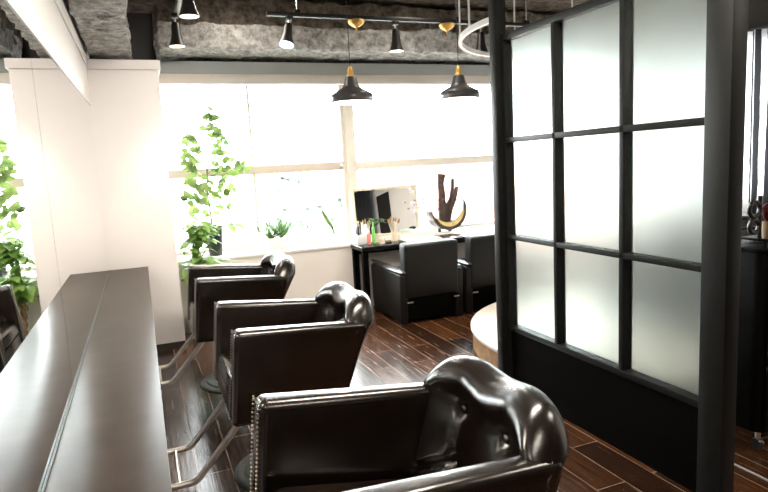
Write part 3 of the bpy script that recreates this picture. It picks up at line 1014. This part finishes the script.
for cx_, cz_, n_ in clusters:
    s0 = on_spine(max(0.95, cz_ - 0.12))
    e0 = Vector((cx_, 5.58 + random.uniform(-0.14, 0.12), cz_))
    mid = s0.lerp(e0, 0.5) + Vector((0, 0, 0.02))
    lv.tube([s0, mid, e0], [0.003, 0.0025, 0.0018], 5)
    for k in range(n_+2):
        p = s0.lerp(e0, 0.5 + 0.5*k/max(1, n_+1)) + Vector((random.uniform(-.025, .025), random.uniform(-.03, .03), random.uniform(-.02, .03)))
        lv.leaf(p, (random.uniform(-1, 1), random.uniform(-.8, .5), random.uniform(-.25, .9)), (random.uniform(-.4, .4), -1, random.uniform(0, .8)), random.uniform(0.068, 0.095), random.uniform(0.048, 0.064), kind='oval', droop=0.12, seg=7)
lv.build('foliage', M['leaf_round'], fp)

# money tree on the floor
mt = thing('money_tree', (0.68, 5.20, 0), 'money tree with a braided trunk on the floor between pier and window', 'plant')
MB().lathe([(0, 0.0), (0.11, 0.0), (0.14, 0.24), (0.128, 0.24), (0.125, 0.22), (0, 0.22)], (0.68, 5.20, 0), 32).build('pot', M['pot_white'], mt)
MB().lathe([(0, 0.2202), (0.124, 0.2202), (0, 0.225)], (0.68, 5.20, 0), 24).build('soil', M['soil'], mt)
tr = MB()
for s in range(3):
    pts = []
    for k in range(29):
        t = k/28
        a = 2*PI*s/3 + t*PI*4.2
        r_ = 0.026*(1-0.3*t)
        pts.append((0.68 + r_*math.cos(a) - 0.04*t, 5.20 + r_*math.sin(a), 0.21 + 0.42*t))
    tr.tube(pts, [0.021 - 0.006*k/28 for k in range(29)], 9)
tr.build('braided_trunk', M['braid'], mt)
pm = MB()
hubs = []
for k in range(40):
    a = random.uniform(0, 2*PI)
    rad = random.uniform(0.06, 0.27)
    hz = random.uniform(0.46, 1.02)
    hubs.append(Vector((0.72 + rad*math.cos(a)*1.1, 5.18 + rad*math.sin(a)*0.65, hz)))
hubs += [Vector((0.60, 5.12, 0.62)), Vector((0.58, 5.1, 0.78)), Vector((0.60, 5.14, 0.92)), Vector((0.72, 5.05, 0.60)), Vector((0.82, 5.08, 0.62))]
for h in hubs:
    if h.x > 0.735 and 0.64 < h.z < 0.95:
        h.x = 0.60 + 0.12*random.random()
    h.x = max(h.x, 0.585); h.y = min(h.y, 5.24)
    pm.tube([(0.64, 5.20, 0.60), Vector((0.66, 5.20, 0.66)).lerp(h, 0.5) + Vector((0, 0, 0.04)), h], [0.006, 0.004, 0.003], 5)
    n_ = random.choice((5, 6, 6, 7))
    out = Vector((h.x-0.66, h.y-5.2, 0.15)).normalized()
    for k in range(n_):
        a = 2*PI*k/n_ + random.uniform(-.15, .15)
        d = Vector((math.cos(a), math.sin(a), random.uniform(-0.35, 0.25))) + out*0.35
        Ln = random.uniform(0.12, 0.19)
        if h.x + d.normalized().x*Ln < 0.53 or h.y + d.normalized().y*Ln > 5.39:
            continue
        pm.leaf(h, d, (0, 0, 1), Ln, Ln*0.42, kind='obovate', droop=0.45, seg=6)
pm.build('foliage', M['leaf_palm'], mt)


# ------------------------------------------------------------------ pendants over the desk
def make_pendant(label):
    root = thing('pendant_lamp', (0, 0, 0), label, 'pendant lamp', 'pendant lamps before the window', world_verts=False)
    # local origin: rim centre of the shade, z up
    prof = [(0.160, 0.0), (0.164, 0.004), (0.160, 0.052), (0.155, 0.060), (0.112, 0.084), (0.070, 0.108), (0.056, 0.128), (0.044, 0.178), (0.036, 0.188), (0.0, 0.189)]
    inner = [(0.0, 0.180), (0.034, 0.178), (0.046, 0.126), (0.060, 0.100), (0.104, 0.076), (0.149, 0.055), (0.156, 0.004), (0.160, 0.0)]
    MB().lathe(prof, n=48).build('lamp_shade', M['shade'], root, angle=50)
    MB().lathe([(a-0.0005, b) for a, b in inner[1:]], n=48).build('shade_lining', M['shade_in'], root)
    MB().lathe([(0, 0.1895), (0.030, 0.1895), (0.030, 0.20), (0.024, 0.206), (0.022, 0.235), (0.014, 0.25), (0.008, 0.262), (0, 0.262)], n=24).build('socket_cap', M['brass'], root)
    MB().ball((0, 0, 0.062), 0.042, 20, 12).build('bulb', M['bulb_warm'], root)
    MB().tube([(0, 0, 0.262), (0, 0, 0.96)], 0.003, 8).build('cord', M['lamp_black'], root)
    MB().lathe([(0, 0.955), (0.05, 0.96), (0.06, 0.972), (0, 0.974)], n=32).build('ceiling_rose', M['brass'], root)
    return root


def make_rose(label):
    root = thing('brass_canopy', (0, 0, 0), label, 'lamp canopy', 'brass canopies on the black track', world_verts=False)
    MB().lathe([(0, -0.066), (0.006, -0.062), (0.010, -0.052), (0.006, -0.044), (0.012, -0.036), (0.030, -0.028), (0.056, -0.010), (0.064, 0.006), (0.066, 0.014), (0, 0.014)], n=36).build('canopy_bowl', M['brass'], root)
    MB().tube([(0, 0, -0.064), (0, 0, -0.085)], 0.004, 8).build('hook', M['brass'], root)
    return root


rose = make_rose('brass canopy on the black track just above the pendant lamp nearer the pier')
rose.location = (1.912, 4.402, 2.459)
ro2 = copy_tree(rose); ro2.location = (2.685, 4.402, 2.459)
ro2['label'] = 'brass canopy on the black track beside the pendant lamp near the partition'
p1 = make_pendant('graphite pendant lamp with brass cap, nearer the white pier')
p1.location = (1.82, 4.34, 1.862)
p2 = copy_tree(p1); p2.location = (2.72, 4.30, 1.872)
p2['label'] = 'graphite pendant lamp with brass cap, beside the partition post'
for o in (p1, p2):
    l = bpy.data.lights.new('pendant_bulb_light', 'POINT'); l.energy = 24; l.color = (1, 0.93, 0.82); l.shadow_soft_size = 0.045
    q = bpy.data.objects.new('pendant_bulb_light', l); COL.objects.link(q); q.location = Vector(o.location) + Vector((0, 0, 0.012))

# ------------------------------------------------------------------ lighting tracks and spotlights
tk = thing('lighting_track', (2.3, 4.36, 2.50), 'long black lighting track hung across the room before the window', 'lighting track')
MB().box((1.235, 4.385, 2.480), (4.2, 4.42, 2.508), 0.002).build('track_rail', M['lamp_black'], tk)
for x in (1.46, 2.78, 3.45):
    MB().tube([(x, 4.402, 2.508), (x, 4.402, 2.845)], 0.004, 8).build('hanger_rod', M['chrome'], tk)
    MB().box((x-0.02, 4.385, 2.5081), (x+0.02, 4.42, 2.53), 0.003).build('rod_clip', M['lamp_black'], tk)
tk2 = thing('lighting_track', (0.66, 2.6, 2.50), 'white lighting track running above the counter towards the pier', 'lighting track')
MB().box((0.628, 0.6, 2.53), (0.662, 4.72, 2.555), 0.002).build('track_rail', M['chrome'], tk2)
for y in (1.0, 2.8, 4.5):
    MB().tube([(0.645, y, 2.555), (0.645, y, 2.845)], 0.004, 8).build('hanger_rod', M['chrome'], tk2)


def make_spot(label, warm=True):
    root = thing('track_or_fill_spotlight', (0, 0, 0), label, 'spotlight', 'track spotlights', world_verts=False)
    # local origin: where the stem meets the rail
    MB().box((-0.02, -0.03, -0.028), (0.02, 0.03, 0.0), 0.003).build('adaptor', M['lamp_black'], root)
    MB().tube([(0, 0, -0.028), (0, 0, -0.06)], 0.007, 8).build('stem', M['chrome'], root)
    h = MB().lathe([(0, 0.0), (0.024, 0.0), (0.028, -0.012), (0.033, -0.08), (0.042, -0.12), (0.059, -0.165), (0.054, -0.165), (0.050, -0.157), (0, -0.157)], (0, 0, -0.06), 32).build('lamp_head', M['lamp_black'], root, angle=45)
    MB().lathe([(0, -0.1585), (0.0525, -0.1585), (0.0525, -0.1655), (0, -0.168)], (0, 0, -0.06), 32).build('lens', M['bulb_warm' if warm else 'bulb_cold'], h)
    return root


s1 = make_spot('warm track spotlight nearest the mirror wall, at the top edge')
s1.location = (0.645, 3.78, 2.53)
s2 = copy_tree(s1); s2.location = (0.628, 4.66, 2.53); s2['label'] = 'warm track spotlight above the corner of the white pier'
s3 = copy_tree(s1); s3.location = (2.235, 4.402, 2.48); s3['label'] = 'warm track spotlight hanging between the two pendant lamps'
s4 = copy_tree(s1); s4.location = (3.0, 4.402, 2.48); s4['label'] = 'warm track spotlight half hidden by the partition post'
s5 = make_spot('cold white track spotlight at the left end of the black track', False)
s5.location = (1.40, 4.402, 2.48)
s5.rotation_euler = (math.radians(-16), math.radians(14), 0)
for o, p in ((s1, 26), (s2, 26), (s3, 20), (s4, 20)):
    spot_light(Vector(o.location) + Vector((0, 0, -0.24)), (0.05, -0.1, -1), p, (1, 0.82, 0.6), 1.5)
spot_light((1.33, 4.335, 2.235), (-0.24, -0.3, -1), 26, (0.75, 0.86, 1.0), 1.5)

for k, (y, lab) in enumerate(((1.3, 'added unseen spotlight brightening the pier, over the near end of the mirror counter'), (2.5, 'added unseen spotlight brightening the pier, over the middle of the mirror counter'))):  # extra spots added out of frame to brighten the pier face
    o = copy_tree(s1); o.location = (0.645, y, 2.53); o['label'] = lab
    spot_light(Vector(o.location) + Vector((0, 0.0, -0.24)), (-0.08, 4.9-y, -0.62-0.1*k), (60, 32)[k], (1, 0.93, 0.88), 0.75)

# curved white rail over the platform
RC = Vector((3.45, 3.36, 2.235)); RR = 1.08
rg = thing('curved_rail', tuple(RC), 'curved white ceiling rail hung on thin rods behind the partition post', 'rail')
pts = [RC + Vector((RR*math.cos(math.radians(a)), RR*math.sin(math.radians(a)), 0)) for a in range(188, 19, -3)]
mb = MB()
for sgn in (1,):
    prof = []
    for k, p in enumerate(pts):
        n_ = (p-RC).normalized()
        prof.append([mb.bm.verts.new(p + n_*dx + Vector((0, 0, dz))) for dx, dz in ((-0.011, -0.017), (0.011, -0.017), (0.011, 0.017), (-0.011, 0.017))])
    for a, b in zip(prof, prof[1:]):
        for k in range(4):
            mb.bm.faces.new([a[k], a[(k+1) % 4], b[(k+1) % 4], b[k]])
    mb.bm.faces.new(prof[0]); mb.bm.faces.new(prof[-1][::-1])
mb.build('rail_arc', M['ring'], rg, angle=30)
for a in (170, 146, 95, 66, 30):
    p = RC + Vector((RR*math.cos(math.radians(a)), RR*math.sin(math.radians(a)), 0.017))
    MB().tube([p, (p.x, p.y, 2.845)], 0.007, 8).build('hanger_rod', M['ring'], rg)

# ceiling lamp panels, then housings for the added out-of-view fill lights
for i, (x, y, lab) in enumerate(((2.435, 4.42, 'white lamp panel on the ceiling above the two pendants'), (1.11, 4.62, 'small white lamp panel on the ceiling above the cold spotlight'))):
    w_ = 0.13 if i == 0 else 0.06
    pn = thing('panel_or_fill_lamp', (x, y, 2.70), lab, 'ceiling lamp')
    MB().box((x-w_, y-0.3, 2.715), (x+w_, y+0.18, 2.75), 0.004).build('lamp_housing', M['white_gloss'], pn)
    MB().box((x-w_+0.01, y-0.29, 2.709), (x+w_-0.01, y+0.17, 2.7149)).build('diffuser', M['panel'], pn)
    MB().tube([(x, y-0.06, 2.75), (x, y-0.06, 2.842)], 0.012, 8).build('hanger_rod', M['white_gloss'], pn)
for i, (x, y) in enumerate([(0.95, -0.9), (1.35, 1.6), (3.5, 0.5)]):
    pn = thing('panel_or_fill_lamp', (x, y, 2.62), ('added unseen fill lamp over the near end of the counter', 'added unseen fill lamp over the walkway', 'added unseen fill lamp on the far side of the partition')[i], 'ceiling lamp')
    MB().box((x-0.57, y-0.17, 2.612), (x+0.57, y+0.17, 2.66), 0.004).build('lamp_housing', M['white_gloss'], pn)
    for dx in (-0.4, 0.4):
        MB().tube([(x+dx, y, 2.66), (x+dx, y, 2.842)], 0.006, 8).build('hanger_rod', M['chrome'], pn)

# ------------------------------------------------------------------ right edge: trolley, curtain, floor strip
TX, TY = 2.98, 1.885
tr_ = thing('salon_trolley', (TX, TY, 0), 'black salon trolley with drawers at the right edge behind the partition', 'trolley')
def rr_poly(hx, hy, r, n=6):
    pts = []
    for sx, sy, a0 in ((1, 1, 0), (-1, 1, PI/2), (-1, -1, PI), (1, -1, 1.5*PI)):
        for k in range(n+1):
            a = a0 + PI/2*k/n
            pts.append((TX + sx*(hx-r) + r*math.cos(a), TY + sy*(hy-r) + r*math.sin(a)))
    return pts
def slab(name, hx, hy, z0, z1, m_, parent=tr_):
    return MB().prism([(x, y, z0) for x, y in rr_poly(hx, hy, 0.05)], (0, 0, z1-z0), 0.004, 2).build(name, m_, parent, angle=35)
slab('cabinet_body', 0.24, 0.15, 0.10, 0.93, M['trolley'])
slab('tray_top', 0.255, 0.165, 0.9305, 0.945, M['trolley'])
for z0, z1 in ((0.70, 0.92), (0.42, 0.69), (0.13, 0.41)):
    d = MB().box((TX-0.215, TY-0.162, z0), (TX+0.215, TY-0.150, z1), 0.008, 3).build('drawer', M['trolley'], tr_)
    h0 = MB()
    zc = (z0+z1)/2
    h0.tube([(TX+0.03, TY-0.164, zc), (TX+0.035, TY-0.18, zc), (TX+0.105, TY-0.18, zc), (TX+0.11, TY-0.164, zc)], 0.005, 8).build('handle', M['base_metal'], d)
rim = MB()
for a, b in zip(rr_poly(0.25, 0.16, 0.05), rr_poly(0.25, 0.16, 0.05)[1:] + rr_poly(0.25, 0.16, 0.05)[:1]):
    rim.tube([(a[0], a[1], 0.985), (b[0], b[1], 0.985)], 0.006, 6)
for sx, sy in ((1, 1), (-1, 1), (-1, -1), (1, -1)):
    rim.tube([(TX+sx*0.235, TY+sy*0.145, 0.945), (TX+sx*0.235, TY+sy*0.145, 0.985)], 0.005, 6)
rim.build('tray_rim', M['trolley'], tr_)
for sx, sy in ((1, 1), (-1, 1), (-1, -1), (1, -1)):
    x, y = TX+sx*0.19, TY+sy*0.11
    c_ = MB().tube([(x, y, 0.10), (x, y, 0.052)], 0.012, 10).build('caster', M['chrome'], tr_)
    MB().lathe([(0, -0.012), (0.026, -0.012), (0.030, 0), (0.026, 0.012), (0, 0.012)], (x, y, 0.0302), 20, (1, 0, 0)).build('caster_wheel', M['base_metal'], c_)
# tools standing on it
hd = thing('dryer_stand', (2.87, 1.885, 0.9455), 'black looped wire holder standing on the salon trolley', 'holder')
tor = MB()
for cz, rr_ in ((1.10, 0.035), (1.02, 0.03)):
    tor.tube([(2.87 + rr_*math.cos(2*PI*k/16), 1.885, cz + rr_*math.sin(2*PI*k/16)) for k in range(17)], 0.010, 8)
tor.build('holder_loops', M['lamp_black'], hd)
MB().lathe([(0, 0.9455), (0.05, 0.9455), (0.05, 0.955), (0.01, 0.96), (0.01, 1.16), (0, 1.16)], (2.905, 1.885, 0), 16).build('holder_stem', M['lamp_black'], hd)
rb = thing('bottle', (3.02, 1.915, 0.9455), 'dark red round bottle on the salon trolley', 'bottle')
MB().lathe([(0, 0.9455), (0.03, 0.9455), (0.034, 1.02), (0.034, 1.03), (0, 1.03)], (3.02, 1.915, 0), 20).build('bottle_body', M['tan_box'], rb)
MB().lathe([(0, 1.0302), (0.02, 1.0302), (0.042, 1.06), (0.044, 1.09), (0.02, 1.115), (0, 1.118)], (3.02, 1.915, 0), 20).build('stopper', M['red_b'], rb)

cu = MB()
def cuf(u, v):
    y = 2.60 + 1.8*u
    return Vector((XR-0.10 + 0.03*math.sin(u*2*PI*17) + 0.01*math.sin(u*40+v*2), y, 0.80 + 1.52*v))
cu.grid(cuf, 240, 6)
cu_o = thing('striped_curtain', (XR-0.10, 3.8, 0.8), 'black and white striped sheer curtain hanging in the side window', 'curtain')
cu.build('curtain_cloth', M['voile'], cu_o, angle=180)
MB().tube([(XR-0.10, 2.6, 2.335), (XR-0.10, 4.5, 2.335)], 0.012, 10).build('curtain_rail', M['lamp_black'], cu_o)
cd = MB()
def cdf(u, v):
    y = -3.05 + 1.95*u
    return Vector((XR-0.12 + 0.03*math.sin(u*2*PI*8), y, 0.05 + 2.25*v))
cd.grid(cdf, 96, 3)
tag(cd.build('dark_curtain', M['curtain_dark'], origin=(XR-0.12, -2.6, 0.05), angle=180), 'dark full length curtain beside the doorway', 'curtain')

struct(boxo('trim_10', (2.575, 0.6, 0.0), (2.588, 2.2, 0.005), 'strip', bevel=0.001), 'thin metal strip let into the floor by the partition', 'strip')

# ------------------------------------------------------------------ outside
struct(boxo('ground_outside', (-12, 6.3, -0.6), (20, 30, -0.5), 'outside_grey'), 'pale ground outside the window', 'ground')
o = boxo('outside_building', (7.5, 12, -0.5), (14, 15, 1.35), 'outside_pink', origin=(10.5, 13.5, -0.5))
tag(o, 'low pinkish building outside the window', 'building')
def tree(x, y, h, r, lab):
    t = thing('outside_tree', (x, y, -0.5), lab, 'tree')
    MB().tube([(x, y, -0.5), (x, y, h)], [0.12, 0.08], 8).build('trunk', M['stem'], t)
    lf = MB()
    for _ in range(1800):
        d = Vector((random.gauss(0, 1), random.gauss(0, 1), random.gauss(0, 1))).normalized()*r*random.uniform(0.35, 1)
        lf.leaf((x+d.x, y+d.y, h+d.z*0.8), (random.uniform(-1, 1), random.uniform(-1, 1), random.uniform(-1, 1)), (0, -1, 0.3), 0.2, 0.13, seg=3)
    lf.build('foliage', M['outside_green'], t)
tree(3.6, 12.5, 0.9, 1.3, 'pale green tree seen through the left window bay')
tree(8.6, 17.0, 1.6, 1.6, 'faint tree seen through the right window bay')
